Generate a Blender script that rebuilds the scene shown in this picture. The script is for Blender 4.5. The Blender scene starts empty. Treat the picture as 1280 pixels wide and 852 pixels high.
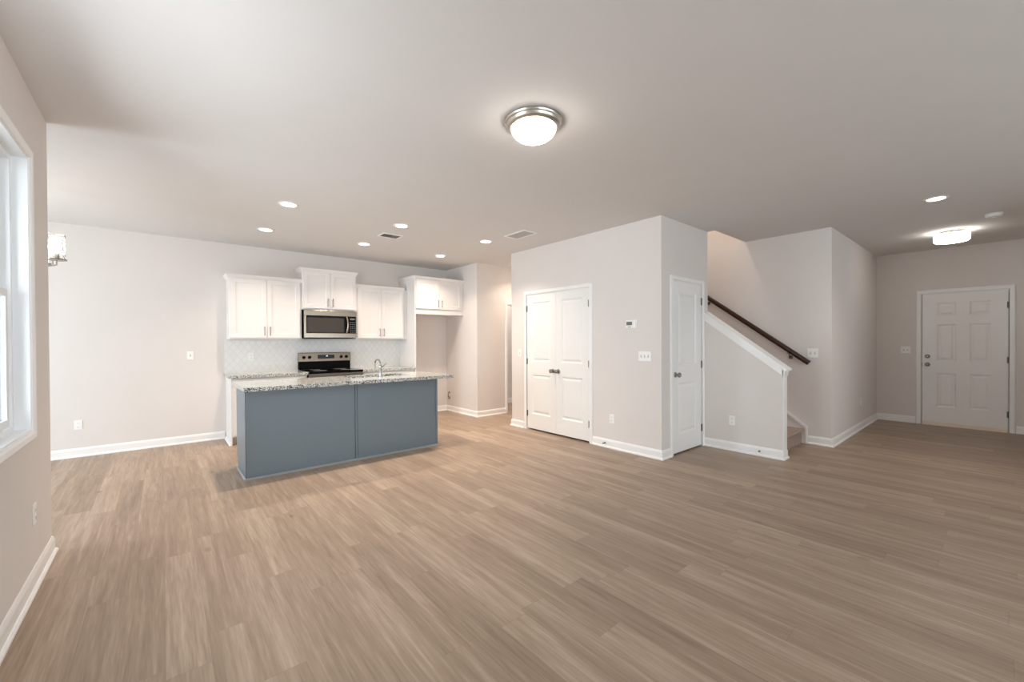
import bpy, bmesh, math, random
from mathutils import Vector, Matrix
C = bpy.context.scene.collection
sc = bpy.context.scene
PI = math.pi

# ------------------------------------------------------------------ camera
EYE = 1.3316
YAW, PITCH, ROLL = 0.7013, -0.0072, -0.0053
cam = bpy.data.cameras.new('camera'); cam.sensor_width = 36; cam.lens = 517.7 * 36 / 1280
cam.shift_y = 5.01 / 1280; cam.clip_start = 0.02
co = bpy.data.objects.new('camera', cam); C.objects.link(co)
fw = Vector((math.sin(YAW) * math.cos(PITCH), math.cos(YAW) * math.cos(PITCH), math.sin(PITCH)))
rt = Vector((math.cos(YAW), -math.sin(YAW), 0)); up = rt.cross(fw)
r2 = rt * math.cos(ROLL) + up * math.sin(ROLL); u2 = up * math.cos(ROLL) - rt * math.sin(ROLL)
M = Matrix((r2, u2, -fw)).transposed().to_4x4(); M.translation = (0, 0, EYE)
co.matrix_world = M
sc.camera = co

# ------------------------------------------------------------------ world, exposure
sc.view_settings.view_transform = 'Standard'; sc.view_settings.look = 'None'
sc.view_settings.exposure = 0.1; sc.view_settings.gamma = 1.0
sc.view_settings.use_curve_mapping = False
w = bpy.data.worlds.new('sky'); sc.world = w; w.use_nodes = True
w.node_tree.nodes['Background'].inputs[0].default_value = (0.86, 0.93, 1.0, 1)
w.node_tree.nodes['Background'].inputs[1].default_value = 3.5
try:
    sc.cycles.use_denoising = True
    sc.cycles.max_bounces = 10; sc.cycles.diffuse_bounces = 7; sc.cycles.glossy_bounces = 4
    sc.cycles.transparent_max_bounces = 12
    sc.cycles.sample_clamp_indirect = 6
    sc.cycles.caustics_reflective = False; sc.cycles.caustics_refractive = False
except Exception:
    pass
DAY = (0.87, 0.93, 1.0); WARM = (1.0, 0.83, 0.68)
def area(name, loc, direction, sx, sy, power, col, spread=PI):
    l = bpy.data.lights.new(name, 'AREA'); l.shape = 'RECTANGLE'; l.size = sx; l.size_y = sy
    l.energy = power; l.color = col; l.spread = spread
    o = bpy.data.objects.new(name, l); C.objects.link(o); o.location = loc
    o.rotation_euler = Vector(direction).to_track_quat('-Z', 'Z').to_euler()
    return o
# daylight coming in through the openings
area('daylight_window_left', (-0.715, 2.39, 1.60), (1, 0.4, 0.0), 2.1, 1.5, 60, DAY)
area('daylight_window_back', (1.2, -3.5, 1.45), (0, 1, 0), 2.6, 2.0, 78, DAY)
area('daylight_window_back', (4.3, -3.5, 1.45), (0, 1, 0), 2.6, 2.0, 18, DAY)
area('daylight_patio_door', (-3.57, 5.4, 1.10), (1, 0, 0), 2.0, 2.0, 115, (0.79, 0.89, 1.0))

# ------------------------------------------------------------------ materials
def nt(m):
    m.use_nodes = True
    return m.node_tree, m.node_tree.nodes['Principled BSDF']
def srgb(r, g, b):
    f = lambda c: c / 12.92 if c <= 0.04045 else ((c + 0.055) / 1.055) ** 2.4
    return (f(r / 255), f(g / 255), f(b / 255), 1)
def paint(name, col, rough=0.5, metal=0.0, bump=0.0, bscale=200, spec=0.5, coat=0.0, vary=0.02, vscale=3.0):
    m = bpy.data.materials.new(name); t, b = nt(m)
    b.inputs['Roughness'].default_value = rough; b.inputs['Metallic'].default_value = metal
    b.inputs['Specular IOR Level'].default_value = spec; b.inputs['Coat Weight'].default_value = coat
    tc = t.nodes.new('ShaderNodeTexCoord')
    n = t.nodes.new('ShaderNodeTexNoise'); n.inputs['Scale'].default_value = vscale
    t.links.new(tc.outputs['Object'], n.inputs['Vector'])
    mx = t.nodes.new('ShaderNodeMix'); mx.data_type = 'RGBA'
    mx.inputs['A'].default_value = tuple(c * (1 - vary) for c in col[:3]) + (1,)
    mx.inputs['B'].default_value = tuple(min(1, c * (1 + vary)) for c in col[:3]) + (1,)
    t.links.new(n.outputs['Fac'], mx.inputs['Factor']); t.links.new(mx.outputs['Result'], b.inputs['Base Color'])
    if bump:
        n2 = t.nodes.new('ShaderNodeTexNoise'); n2.inputs['Scale'].default_value = bscale
        t.links.new(tc.outputs['Object'], n2.inputs['Vector'])
        bp = t.nodes.new('ShaderNodeBump'); bp.inputs['Strength'].default_value = bump; bp.inputs['Distance'].default_value = 0.002
        t.links.new(n2.outputs['Fac'], bp.inputs['Height']); t.links.new(bp.outputs['Normal'], b.inputs['Normal'])
    return m
WALL = paint('greige wall paint', srgb(225, 219, 214.5), 0.85, bump=0.05, spec=0.2)
CEIL = paint('flat ceiling paint', srgb(218, 215.5, 213), 0.95, bump=0.08, bscale=90, spec=0.1)
TRIM = paint('white semi gloss trim', srgb(243, 242, 240), 0.35)
DOOR = paint('white door paint', srgb(240, 239, 236), 0.4)
CAB = paint('white cabinet lacquer', srgb(232, 228, 225), 0.35)
ISL = paint('slate blue cabinet paint', srgb(114, 126, 135), 0.36)
STEEL = paint('brushed stainless steel', srgb(160, 146, 131), 0.25, 1.0, vary=0.06, vscale=40)
NICKEL = paint('satin nickel', srgb(150, 146, 140), 0.3, 1.0)
DARKN = paint('dark nickel', srgb(125, 118, 110), 0.4, 1.0)
CHROME = paint('chrome', srgb(175, 175, 176), 0.1, 1.0)
RINGM = paint('bright satin nickel', srgb(205, 200, 192), 0.3, 1.0)
BLACKG = paint('black glass', (0.003, 0.003, 0.003, 1), 0.12, spec=0.15)
BLACK = paint('black enamel', (0.004, 0.004, 0.004, 1), 0.45, spec=0.06)
PLATE = paint('white plastic', srgb(244, 243, 240), 0.35)
VENTG = paint('light grey louvre', srgb(180, 176, 172), 0.5)
SLOTG = paint('grey slot', srgb(150, 148, 145), 0.6)
SLOT = paint('dark slot', (0.03, 0.03, 0.03, 1), 0.6)
GREYL = paint('grey screen', srgb(110, 108, 100), 0.3)
BTN = paint('grey button', srgb(95, 95, 95), 0.5)
VINYL = paint('white vinyl', srgb(240, 242, 243), 0.4)
RUBBER = paint('dark hose rubber', srgb(90, 80, 70), 0.6)
THRESH = paint('pale wood threshold', srgb(224, 208, 192), 0.5)
MWWIN = paint('microwave mesh window', srgb(66, 60, 56), 0.35, spec=0.2, vary=0.15, vscale=500)

def emit(name, col, s):
    m = bpy.data.materials.new(name); t, b = nt(m)
    b.inputs['Base Color'].default_value = (1, 1, 1, 1)
    b.inputs['Emission Color'].default_value = tuple(col) + (1,); b.inputs['Emission Strength'].default_value = s
    return m
LAMP = emit('lit lamp glass', (1, 0.93, 0.84), 22)
CANL = emit('lit can lens', (1, 0.93, 0.84), 14)
BULB = emit('lit bulb', (1, 0.86, 0.70), 34)
DIGIT = emit('clock digits', (0.7, 0.9, 1.0), 1)

def glass(name, tint=(1, 1, 1, 1), gloss=0.12, rough=0.02):
    m = bpy.data.materials.new(name); m.use_nodes = True; t = m.node_tree
    for n in list(t.nodes): t.nodes.remove(n)
    o = t.nodes.new('ShaderNodeOutputMaterial'); mix = t.nodes.new('ShaderNodeMixShader')
    tr = t.nodes.new('ShaderNodeBsdfTransparent'); tr.inputs[0].default_value = tint
    gl = t.nodes.new('ShaderNodeBsdfGlossy'); gl.inputs['Roughness'].default_value = rough
    lw = t.nodes.new('ShaderNodeLayerWeight'); lw.inputs[0].default_value = gloss
    t.links.new(lw.outputs['Fresnel'], mix.inputs[0]); t.links.new(tr.outputs[0], mix.inputs[1])
    t.links.new(gl.outputs[0], mix.inputs[2]); t.links.new(mix.outputs[0], o.inputs[0])
    return m
PANE = glass('window glass', (0.96, 0.98, 0.98, 1))
SHADE = glass('clear shade glass', (0.97, 0.97, 0.97, 1), 0.12, 0.15)
def glow_glass():
    t = SHADE.node_tree; out = [n for n in t.nodes if n.type == 'OUTPUT_MATERIAL'][0]
    old = out.inputs[0].links[0].from_socket
    tl = t.nodes.new('ShaderNodeBsdfTranslucent'); mix = t.nodes.new('ShaderNodeMixShader')
    tc = t.nodes.new('ShaderNodeTexCoord'); w_ = t.nodes.new('ShaderNodeTexNoise'); w_.inputs['Scale'].default_value = 40
    t.links.new(tc.outputs['Object'], w_.inputs['Vector'])
    mp = t.nodes.new('ShaderNodeMapRange'); mp.inputs['From Min'].default_value = 0.4; mp.inputs['From Max'].default_value = 0.65
    mp.inputs['To Min'].default_value = 0.02; mp.inputs['To Max'].default_value = 0.3
    t.links.new(w_.outputs['Fac'], mp.inputs['Value']); t.links.new(mp.outputs[0], mix.inputs[0])
    t.links.new(old, mix.inputs[1]); t.links.new(tl.outputs[0], mix.inputs[2]); t.links.new(mix.outputs[0], out.inputs[0])
glow_glass()

def wood_floor():
    m = bpy.data.materials.new('washed oak plank floor'); t, b = nt(m); N = t.nodes; L = t.links
    tc = N.new('ShaderNodeTexCoord'); sp = N.new('ShaderNodeSeparateXYZ'); L.new(tc.outputs['Object'], sp.inputs[0])
    def mth(op, a, b_=None, c=None):
        n = N.new('ShaderNodeMath'); n.operation = op
        for i, v in enumerate((a, b_, c)):
            if v is None: continue
            if isinstance(v, (int, float)): n.inputs[i].default_value = v
            else: L.new(v, n.inputs[i])
        return n.outputs[0]
    W, LEN = 0.15, 1.22
    xs = mth('DIVIDE', sp.outputs['X'], W); row = mth('FLOOR', xs)
    wn = N.new('ShaderNodeTexWhiteNoise'); wn.noise_dimensions = '1D'; L.new(row, wn.inputs['W'])
    ys = mth('ADD', mth('DIVIDE', sp.outputs['Y'], LEN), mth('MULTIPLY', wn.outputs['Value'], 7.3))
    col = mth('FLOOR', ys)
    cv = N.new('ShaderNodeCombineXYZ'); L.new(row, cv.inputs[0]); L.new(col, cv.inputs[1])
    pw = N.new('ShaderNodeTexWhiteNoise'); pw.noise_dimensions = '3D'; L.new(cv.outputs[0], pw.inputs['Vector'])
    # grain coordinates, shifted per plank
    off = mth('MULTIPLY', pw.outputs['Value'], 37.0)
    g = N.new('ShaderNodeCombineXYZ'); L.new(mth('MULTIPLY', sp.outputs['X'], 1.0), g.inputs[0])
    L.new(mth('MULTIPLY', sp.outputs['Y'], 0.05), g.inputs[1]); L.new(off, g.inputs[2])
    n1 = N.new('ShaderNodeTexNoise'); n1.inputs['Scale'].default_value = 26; n1.inputs['Detail'].default_value = 5; n1.inputs['Roughness'].default_value = 0.6
    n1.inputs['Distortion'].default_value = 0.6
    L.new(g.outputs[0], n1.inputs['Vector'])
    g2 = N.new('ShaderNodeCombineXYZ'); L.new(sp.outputs['X'], g2.inputs[0]); L.new(mth('MULTIPLY', sp.outputs['Y'], 0.05), g2.inputs[1]); L.new(off, g2.inputs[2])
    n2 = N.new('ShaderNodeTexNoise'); n2.inputs['Scale'].default_value = 110; n2.inputs['Detail'].default_value = 3
    L.new(g2.outputs[0], n2.inputs['Vector'])
    n3 = N.new('ShaderNodeTexNoise'); n3.inputs['Scale'].default_value = 3.0; n3.inputs['Detail'].default_value = 2
    L.new(g.outputs[0], n3.inputs['Vector'])
    # small knots
    vo = N.new('ShaderNodeTexVoronoi'); vo.inputs['Scale'].default_value = 2.2
    kv = N.new('ShaderNodeCombineXYZ'); L.new(mth('MULTIPLY', sp.outputs['X'], 1.6), kv.inputs[0]); L.new(mth('MULTIPLY', sp.outputs['Y'], 0.8), kv.inputs[1])
    L.new(kv.outputs[0], vo.inputs['Vector'])
    kn = N.new('ShaderNodeMapRange'); L.new(vo.outputs['Distance'], kn.inputs['Value'])
    kn.inputs['From Min'].default_value = 0.0; kn.inputs['From Max'].default_value = 0.09; kn.inputs['To Min'].default_value = -0.35; kn.inputs['To Max'].default_value = 0.0
    v = mth('ADD', mth('MULTIPLY', mth('SUBTRACT', pw.outputs['Value'], 0.5), 0.14), 0.5)
    v = mth('ADD', v, mth('MULTIPLY', mth('SUBTRACT', n1.outputs['Fac'], 0.5), 0.75))
    v = mth('ADD', v, mth('MULTIPLY', mth('SUBTRACT', n2.outputs['Fac'], 0.5), 0.40))
    v = mth('ADD', v, mth('MULTIPLY', mth('SUBTRACT', n3.outputs['Fac'], 0.5), 0.5))
    v = mth('ADD', v, kn.outputs[0])
    cr = N.new('ShaderNodeValToRGB'); L.new(v, cr.inputs[0])
    e = cr.color_ramp.elements
    e[0].position = 0.05; e[0].color = srgb(108, 89, 72); e[1].position = 0.95; e[1].color = srgb(198, 179, 160)
    x = cr.color_ramp.elements.new(0.5); x.color = srgb(156, 135, 116)
    # joints
    fx = mth('FRACT', xs); fy = mth('FRACT', ys)
    ex = mth('MINIMUM', fx, mth('SUBTRACT', 1.0, fx)); ey = mth('MINIMUM', fy, mth('SUBTRACT', 1.0, fy))
    jx = mth('LESS_THAN', ex, 0.006); jy = mth('LESS_THAN', ey, 0.0012)
    j = mth('MAXIMUM', jx, jy)
    mx = N.new('ShaderNodeMix'); mx.data_type = 'RGBA'; L.new(mth('MULTIPLY', j, 0.25), mx.inputs['Factor'])
    L.new(cr.outputs[0], mx.inputs['A']); mx.inputs['B'].default_value = srgb(90, 70, 54)
    L.new(mx.outputs['Result'], b.inputs['Base Color'])
    b.inputs['Roughness'].default_value = 0.42; b.inputs['Specular IOR Level'].default_value = 0.45
    bp = N.new('ShaderNodeBump'); bp.inputs['Strength'].default_value = 0.12; bp.inputs['Distance'].default_value = 0.002
    L.new(mth('SUBTRACT', n2.outputs['Fac'], j), bp.inputs['Height']); L.new(bp.outputs['Normal'], b.inputs['Normal'])
    return m
FLOOR = wood_floor()

def granite():
    m = bpy.data.materials.new('speckled granite'); t, b = nt(m); N = t.nodes; L = t.links
    tc = N.new('ShaderNodeTexCoord')
    v = N.new('ShaderNodeTexVoronoi'); v.inputs['Scale'].default_value = 150; L.new(tc.outputs['Object'], v.inputs['Vector'])
    n = N.new('ShaderNodeTexNoise'); n.inputs['Scale'].default_value = 70; n.inputs['Detail'].default_value = 6; n.inputs['Roughness'].default_value = 0.7
    L.new(tc.outputs['Object'], n.inputs['Vector'])
    s = N.new('ShaderNodeSeparateColor'); L.new(v.outputs['Color'], s.inputs[0])
    mx = N.new('ShaderNodeMath'); mx.operation = 'MULTIPLY_ADD'; L.new(s.outputs[0], mx.inputs[0]); mx.inputs[1].default_value = 0.45
    L.new(n.outputs['Fac'], mx.inputs[2])
    cr = N.new('ShaderNodeValToRGB'); L.new(mx.outputs[0], cr.inputs[0])
    e = cr.color_ramp.elements
    e[0].position = 0.50; e[0].color = srgb(40, 42, 46); e[1].position = 0.95; e[1].color = srgb(232, 228, 220)
    for p, c in ((0.60, srgb(86, 96, 104)), (0.69, srgb(140, 150, 150)), (0.78, srgb(200, 205, 200)), (0.88, srgb(226, 222, 212))):
        x = e.new(p); x.color = c
    L.new(cr.outputs[0], b.inputs['Base Color']); b.inputs['Roughness'].default_value = 0.1; b.inputs['Specular IOR Level'].default_value = 0.75
    return m
GRAN = granite()

def carpet():
    m = bpy.data.materials.new('brown carpet'); t, b = nt(m); N = t.nodes; L = t.links
    tc = N.new('ShaderNodeTexCoord'); n = N.new('ShaderNodeTexNoise'); n.inputs['Scale'].default_value = 60; n.inputs['Detail'].default_value = 6
    n.inputs['Roughness'].default_value = 0.8
    L.new(tc.outputs['Object'], n.inputs['Vector']); cr = N.new('ShaderNodeValToRGB'); L.new(n.outputs['Fac'], cr.inputs[0])
    cr.color_ramp.elements[0].position = 0.3; cr.color_ramp.elements[0].color = srgb(112, 94, 86)
    cr.color_ramp.elements[1].position = 0.7; cr.color_ramp.elements[1].color = srgb(196, 176, 164)
    L.new(cr.outputs[0], b.inputs['Base Color']); b.inputs['Roughness'].default_value = 1.0
    bp = N.new('ShaderNodeBump'); bp.inputs['Strength'].default_value = 0.8; bp.inputs['Distance'].default_value = 0.006
    L.new(n.outputs['Fac'], bp.inputs['Height']); L.new(bp.outputs['Normal'], b.inputs['Normal'])
    return m
CARPET = carpet()

def darkwood():
    m = bpy.data.materials.new('dark stained wood'); t, b = nt(m); N = t.nodes; L = t.links
    tc = N.new('ShaderNodeTexCoord'); mp = N.new('ShaderNodeMapping'); mp.inputs['Scale'].default_value = (60, 3, 60)
    L.new(tc.outputs['Object'], mp.inputs[0]); n = N.new('ShaderNodeTexNoise'); n.inputs['Scale'].default_value = 1; n.inputs['Detail'].default_value = 4
    L.new(mp.outputs[0], n.inputs['Vector']); cr = N.new('ShaderNodeValToRGB'); L.new(n.outputs['Fac'], cr.inputs[0])
    cr.color_ramp.elements[0].color = srgb(30, 12, 6); cr.color_ramp.elements[1].color = srgb(72, 36, 22)
    L.new(cr.outputs[0], b.inputs['Base Color']); b.inputs['Roughness'].default_value = 0.28
    return m
DWOOD = darkwood()

def tile():
    # small white arabesque/picket mosaic with pale grout
    m = bpy.data.materials.new('white mosaic tile'); t, b = nt(m); N = t.nodes; L = t.links
    tc = N.new('ShaderNodeTexCoord'); sp = N.new('ShaderNodeSeparateXYZ'); L.new(tc.outputs['Object'], sp.inputs[0])
    def mth(op, a, b_=None):
        n = N.new('ShaderNodeMath'); n.operation = op
        for i, v in enumerate((a, b_)):
            if v is None: continue
            if isinstance(v, (int, float)): n.inputs[i].default_value = v
            else: L.new(v, n.inputs[i])
        return n.outputs[0]
    a = mth('MULTIPLY', mth('ADD', sp.outputs['X'], mth('MULTIPLY', sp.outputs['Z'], 0.75)), 11.0)
    c = mth('MULTIPLY', mth('SUBTRACT', sp.outputs['X'], mth('MULTIPLY', sp.outputs['Z'], 0.75)), 11.0)
    def edge(v):
        f = mth('FRACT', v); return mth('MINIMUM', f, mth('SUBTRACT', 1.0, f))
    e = mth('MINIMUM', edge(a), edge(c)); g = mth('LESS_THAN', e, 0.045)
    cv = N.new('ShaderNodeCombineXYZ'); L.new(mth('FLOOR', a), cv.inputs[0]); L.new(mth('FLOOR', c), cv.inputs[1])
    wn = N.new('ShaderNodeTexWhiteNoise'); L.new(cv.outputs[0], wn.inputs['Vector'])
    m1 = N.new('ShaderNodeMix'); m1.data_type = 'RGBA'; L.new(wn.outputs['Value'], m1.inputs['Factor'])
    m1.inputs['A'].default_value = srgb(230, 228, 225); m1.inputs['B'].default_value = srgb(236, 234, 231)
    m2 = N.new('ShaderNodeMix'); m2.data_type = 'RGBA'; L.new(g, m2.inputs['Factor'])
    L.new(m1.outputs['Result'], m2.inputs['A']); m2.inputs['B'].default_value = srgb(222, 220, 216)
    L.new(m2.outputs['Result'], b.inputs['Base Color']); b.inputs['Roughness'].default_value = 0.3
    return m
TILE = tile()

# ------------------------------------------------------------------ mesh helpers
class MB:
    def __init__(s): s.v = []; s.f = []
    def add(s, vs, fs):
        n = len(s.v); s.v += [tuple(v) for v in vs]; s.f += [tuple(i + n for i in f) for f in fs]; return s
    def box(s, x0, x1, y0, y1, z0, z1):
        return s.add([(x0, y0, z0), (x1, y0, z0), (x1, y1, z0), (x0, y1, z0), (x0, y0, z1), (x1, y0, z1), (x1, y1, z1), (x0, y1, z1)],
                     [(0, 3, 2, 1), (4, 5, 6, 7), (0, 1, 5, 4), (1, 2, 6, 5), (2, 3, 7, 6), (3, 0, 4, 7)])
    def prism(s, poly, axis, a, b):
        # poly in the two other axes, extruded along axis from a to b
        def mk(p, t):
            if axis == 'x': return (t, p[0], p[1])
            if axis == 'y': return (p[0], t, p[1])
            return (p[0], p[1], t)
        n = len(poly)
        return s.add([mk(p, a) for p in poly] + [mk(p, b) for p in poly],
                     [tuple(range(n)), tuple(range(2 * n - 1, n - 1, -1))] + [(i, (i + 1) % n, n + (i + 1) % n, n + i) for i in range(n)])
    def lathe(s, prof, cx=0, cy=0, cz=0, seg=32, axis='z'):
        # prof: list of (r, h)
        vs = []
        for r, h in prof:
            for k in range(seg):
                a = 2 * PI * k / seg; u, v = r * math.cos(a), r * math.sin(a)
                if axis == 'z': vs.append((cx + u, cy + v, cz + h))
                elif axis == 'y': vs.append((cx + u, cy + h, cz + v))
                else: vs.append((cx + h, cy + u, cz + v))
        fs = []
        for i in range(len(prof) - 1):
            for k in range(seg):
                fs.append((i * seg + k, i * seg + (k + 1) % seg, (i + 1) * seg + (k + 1) % seg, (i + 1) * seg + k))
        if prof[0][0] > 1e-5: fs.append(tuple(range(seg)))
        if prof[-1][0] > 1e-5: fs.append(tuple((len(prof) - 1) * seg + k for k in range(seg)))
        return s.add(vs, fs)
    def tube(s, pts, r, seg=10):
        pts = [Vector(p) for p in pts]; rs = r if isinstance(r, (list, tuple)) else [r] * len(pts)
        vs = []; prev = None
        for i, p in enumerate(pts):
            d = (pts[min(i + 1, len(pts) - 1)] - pts[max(i - 1, 0)]).normalized()
            if prev is None:
                a = d.orthogonal().normalized()
            else:
                a = (prev - d * prev.dot(d)).normalized()
            prev = a; b = d.cross(a)
            for k in range(seg):
                t = 2 * PI * k / seg; vs.append(p + (a * math.cos(t) + b * math.sin(t)) * rs[i])
        n = len(pts)
        fs = [(i * seg + k, i * seg + (k + 1) % seg, (i + 1) * seg + (k + 1) % seg, (i + 1) * seg + k) for i in range(n - 1) for k in range(seg)]
        fs += [tuple(range(seg)), tuple((n - 1) * seg + k for k in range(seg))]
        return s.add(vs, fs)
    def sweep(s, path, prof, fn, closed=False, side=1):
        # path in a plane (u,v); prof [(offset, height)]; fn(u,v,h)->xyz ; mitred corners
        n = len(path); P = [Vector(p) for p in path]; rows = []
        for i in range(n):
            ds = []
            if closed or i > 0: ds.append((P[i] - P[i - 1]).normalized())
            if closed or i < n - 1: ds.append((P[(i + 1) % n] - P[i]).normalized())
            ns = [Vector((-d.y, d.x)) * side for d in ds]
            if len(ns) == 2:
                m = (ns[0] + ns[1]); m = m / (1 + ns[0].dot(ns[1]))
            else: m = ns[0]
            rows.append([fn(P[i].x + m.x * o, P[i].y + m.y * o, h) for o, h in prof])
        k = len(prof); vs = [v for r in rows for v in r]; fs = []
        for i in range(n if closed else n - 1):
            j = (i + 1) % n
            for a in range(k):
                b = (a + 1) % k; fs.append((i * k + a, i * k + b, j * k + b, j * k + a))
        if not closed: fs += [tuple(range(k)), tuple((n - 1) * k + a for a in range(k))]
        return s.add(vs, fs)
    def build(s, name, mat, parent=None, bevel=0.0, smooth=False, off=(0, 0, 0)):
        me = bpy.data.meshes.new(name); me.from_pydata([(x - off[0], y - off[1], z - off[2]) for x, y, z in s.v], [], s.f); me.update()
        bm = bmesh.new(); bm.from_mesh(me); bmesh.ops.remove_doubles(bm, verts=bm.verts, dist=1e-5) if smooth else None
        bmesh.ops.recalc_face_normals(bm, faces=bm.faces); bm.to_mesh(me); bm.free()
        me.materials.append(mat)
        o = bpy.data.objects.new(name, me); C.objects.link(o)
        if parent: o.parent = parent
        if smooth:
            for p in me.polygons: p.use_smooth = True
            try: me.set_sharp_from_angle(angle=math.radians(42))
            except Exception: pass
        if bevel:
            b = o.modifiers.new('soft edges', 'BEVEL'); b.width = bevel; b.segments = 2; b.limit_method = 'ANGLE'; b.angle_limit = math.radians(50)
        return o
def at(mb, name, mat, loc, **k):
    o = mb.build(name, mat, off=loc, **k); o.location = loc; return o
def thing(name, label, cat, loc=(0, 0, 0), rotz=0, group=None, kind=None):
    o = bpy.data.objects.new(name, None); C.objects.link(o); o.empty_display_size = 0.1
    o.location = loc; o.rotation_euler = (0, 0, rotz); tag(o, label, cat, group, kind); return o
def tag(o, label=None, cat=None, group=None, kind=None):
    if label: o['label'] = label
    if cat: o['category'] = cat
    if group: o['group'] = group
    if kind: o['kind'] = kind
    return o
def struct(name, mb, m, label, cat, **k):
    return tag(mb.build(name, m, **k), label, cat, kind='structure')
def copy_tree(root, loc, label, rotz=None, group=None):
    r = root.copy(); C.objects.link(r); r.location = loc; r['label'] = label
    if rotz is not None: r.rotation_euler = (0, 0, rotz)
    if group: r['group'] = group
    for ch in list(root.children):
        c = ch.copy(); C.objects.link(c); c.parent = r
        for g in ch.children:
            d = g.copy(); C.objects.link(d); d.parent = c
    return r
FACE_X = -PI / 2      # local front (-y) looks along world -X
FACE_PX = PI / 2      # local front looks along world +X
FACE_PY = PI

# ------------------------------------------------------------------ measured planes
H = 2.74
YK, XD, YE, YF, XA, YA = 7.05, 4.27, 6.014, 5.066, 4.273, 2.464
XK0, XK1, YKE = 5.28, 5.40, 1.58
XB, YB, XC, XG, YG = 6.372, 1.372, 9.222, -0.551, 3.925
T = 0.12

def wall(mb, axis, c0, c1, a0, a1, z0, z1, holes=()):
    # axis 'x': wall runs along x, thickness c0..c1 in y; 'y': runs along y, thickness in x
    def bx(p0, p1, q0, q1):
        if p1 - p0 < 1e-4 or q1 - q0 < 1e-4: return
        if axis == 'x': mb.box(p0, p1, c0, c1, q0, q1)
        else: mb.box(c0, c1, p0, p1, q0, q1)
    cur = a0
    for h0, h1, hz0, hz1 in sorted(holes):
        bx(cur, h0, z0, z1); bx(h0, h1, z0, hz0); bx(h0, h1, hz1, z1); cur = h1
    bx(cur, a1, z0, z1)
    return mb

# ------------------------------------------------------------------ room shell
fl = MB().box(-3.6, 9.5, -3.4, 8.2, -0.1, 0)
struct('floor', fl, FLOOR, 'washed oak plank floor running through the whole open room', 'floor')
OX0, OX1, OY0, OY1 = XK1, XB, 2.37, 6.0
cl = MB().box(-3.6, OX0, -3.4, 8.2, H, H + 0.3).box(OX1 + 0.03, 9.5, OY0, 8.2, H, H + 0.3).box(OX1, 9.5, -3.4, OY0, H, H + 0.3)
cl.box(OX0, OX1, -3.4, OY0, H, H + 0.3).box(OX0, OX1, OY1, 8.2, H, H + 0.3)
struct('ceiling', cl, CEIL, 'flat off-white ceiling with a stairwell opening', 'ceiling')

WY0, WY1, WZ0, WZ1 = 1.36, 3.405, 0.862, 2.345      # twin window opening
struct('wall_left', wall(MB(), 'y', XG - 0.14, XG, -3.2, YG, 0, H, [(WY0, WY1, WZ0, WZ1)]), WALL, 'wall with the window at the left edge', 'wall')
struct('wall_nook_near', wall(MB(), 'x', YG - 0.14, YG, -3.4, XG - 0.14, 0, H), WALL, 'wall closing the dining nook toward the camera', 'wall')
struct('wall_nook_left', wall(MB(), 'y', -3.54, -3.4, YG - 0.14, YK, 0, H, [(4.4, 6.4, 0.03, 2.1)]), WALL, 'wall with the patio opening on the left of the dining nook', 'wall')
struct('wall_kitchen', wall(MB(), 'x', YK, YK + 0.14, -3.54, XD + T, 0, H), WALL, 'long wall behind the kitchen cabinets', 'wall')
struct('wall_alcove_right', wall(MB(), 'y', XD, XD + T, YE + T, YK, 0, H), WALL, 'short wall on the right of the refrigerator alcove', 'wall')
struct('wall_hall_back', wall(MB(), 'x', YE, YE + T, XD, XB, 0, H, [(4.965, 5.74, 0, 2.035)]), WALL, 'wall with the bathroom doorway behind the kitchen', 'wall')
struct('wall_bathroom', wall(MB(), 'x', 7.0, 7.14, XD + T, XB + 0.5, 0, H).box(XB + 0.4, XB + 0.52, YE + T, 7.0, 0, H), WALL, 'bathroom walls seen through the doorway', 'wall')
DY0, DY1 = 3.495, 4.705     # double door opening
struct('wall_pantry', wall(MB(), 'y', XA, XA + T, YA, YF, 0, H, [(DY0, DY1, 0, 2.045)]).box(XA + T, XK0, YF - T, YF, 0, H), WALL, 'wall with the white double doors and thermostat', 'wall')
CX0, CX1 = 4.515, 5.232     # closet door opening
struct('wall_closet', wall(MB(), 'x', YA, YA + T, XA + T, XK1, 0, H, [(CX0, CX1, 0, 2.045)]), WALL, 'narrow wall with the single closet door', 'wall')
SL = 0.75
def capz(y): return 1.028 + SL * (y - YKE)
kw = MB().prism([(YKE, 0), (YA, 0), (YA, capz(YA)), (YKE, capz(YKE))], 'x', XK0, XK1)
struct('wall_stair_knee', kw, WALL, 'sloped half wall beside the bottom of the stairs', 'wall')
sw = MB().box(XK0, XK1, YA + T, 6.0, 0, H + 0.001).box(XK0, XK1, OY0 - T, 6.0, H + 0.3, 5.3).box(XK0, XB + T, OY0 - T, OY0, H + 0.3, 5.3)
sw.box(XK0, XB + T, 6.0, 6.0 + 0.01, 0, 5.3).box(XK0, XB + T, OY0 - T, 6.0, 5.3, 5.4)
struct('wall_stairwell', sw, WALL, 'walls of the stairwell rising to the upper floor', 'wall')
struct('wall_stair_right', MB().box(XB, XB + T, YB, OY0 - T, 0, H + 0.002).box(XB, XB + T, OY0 - T, 6.0, 0, 5.3), WALL, 'wall on the right of the stairs behind the dark handrail', 'wall')
struct('wall_entry_left', wall(MB(), 'x', YB, YB + T, XB + T, XC, 0, H), WALL, 'wall on the left of the entry hall', 'wall')
FY0, FY1 = -0.058, 0.825
struct('wall_front', wall(MB(), 'y', XC, XC + 0.14, -1.02, YB + T, 0, H, [(FY0, FY1, 0.0, 2.055)]), WALL, 'wall with the six-panel front door', 'wall')
struct('wall_entry_right', wall(MB(), 'x', -1.02, -0.9, XB, XC, 0, H), WALL, 'right wall of the entry hall', 'wall')
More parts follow.
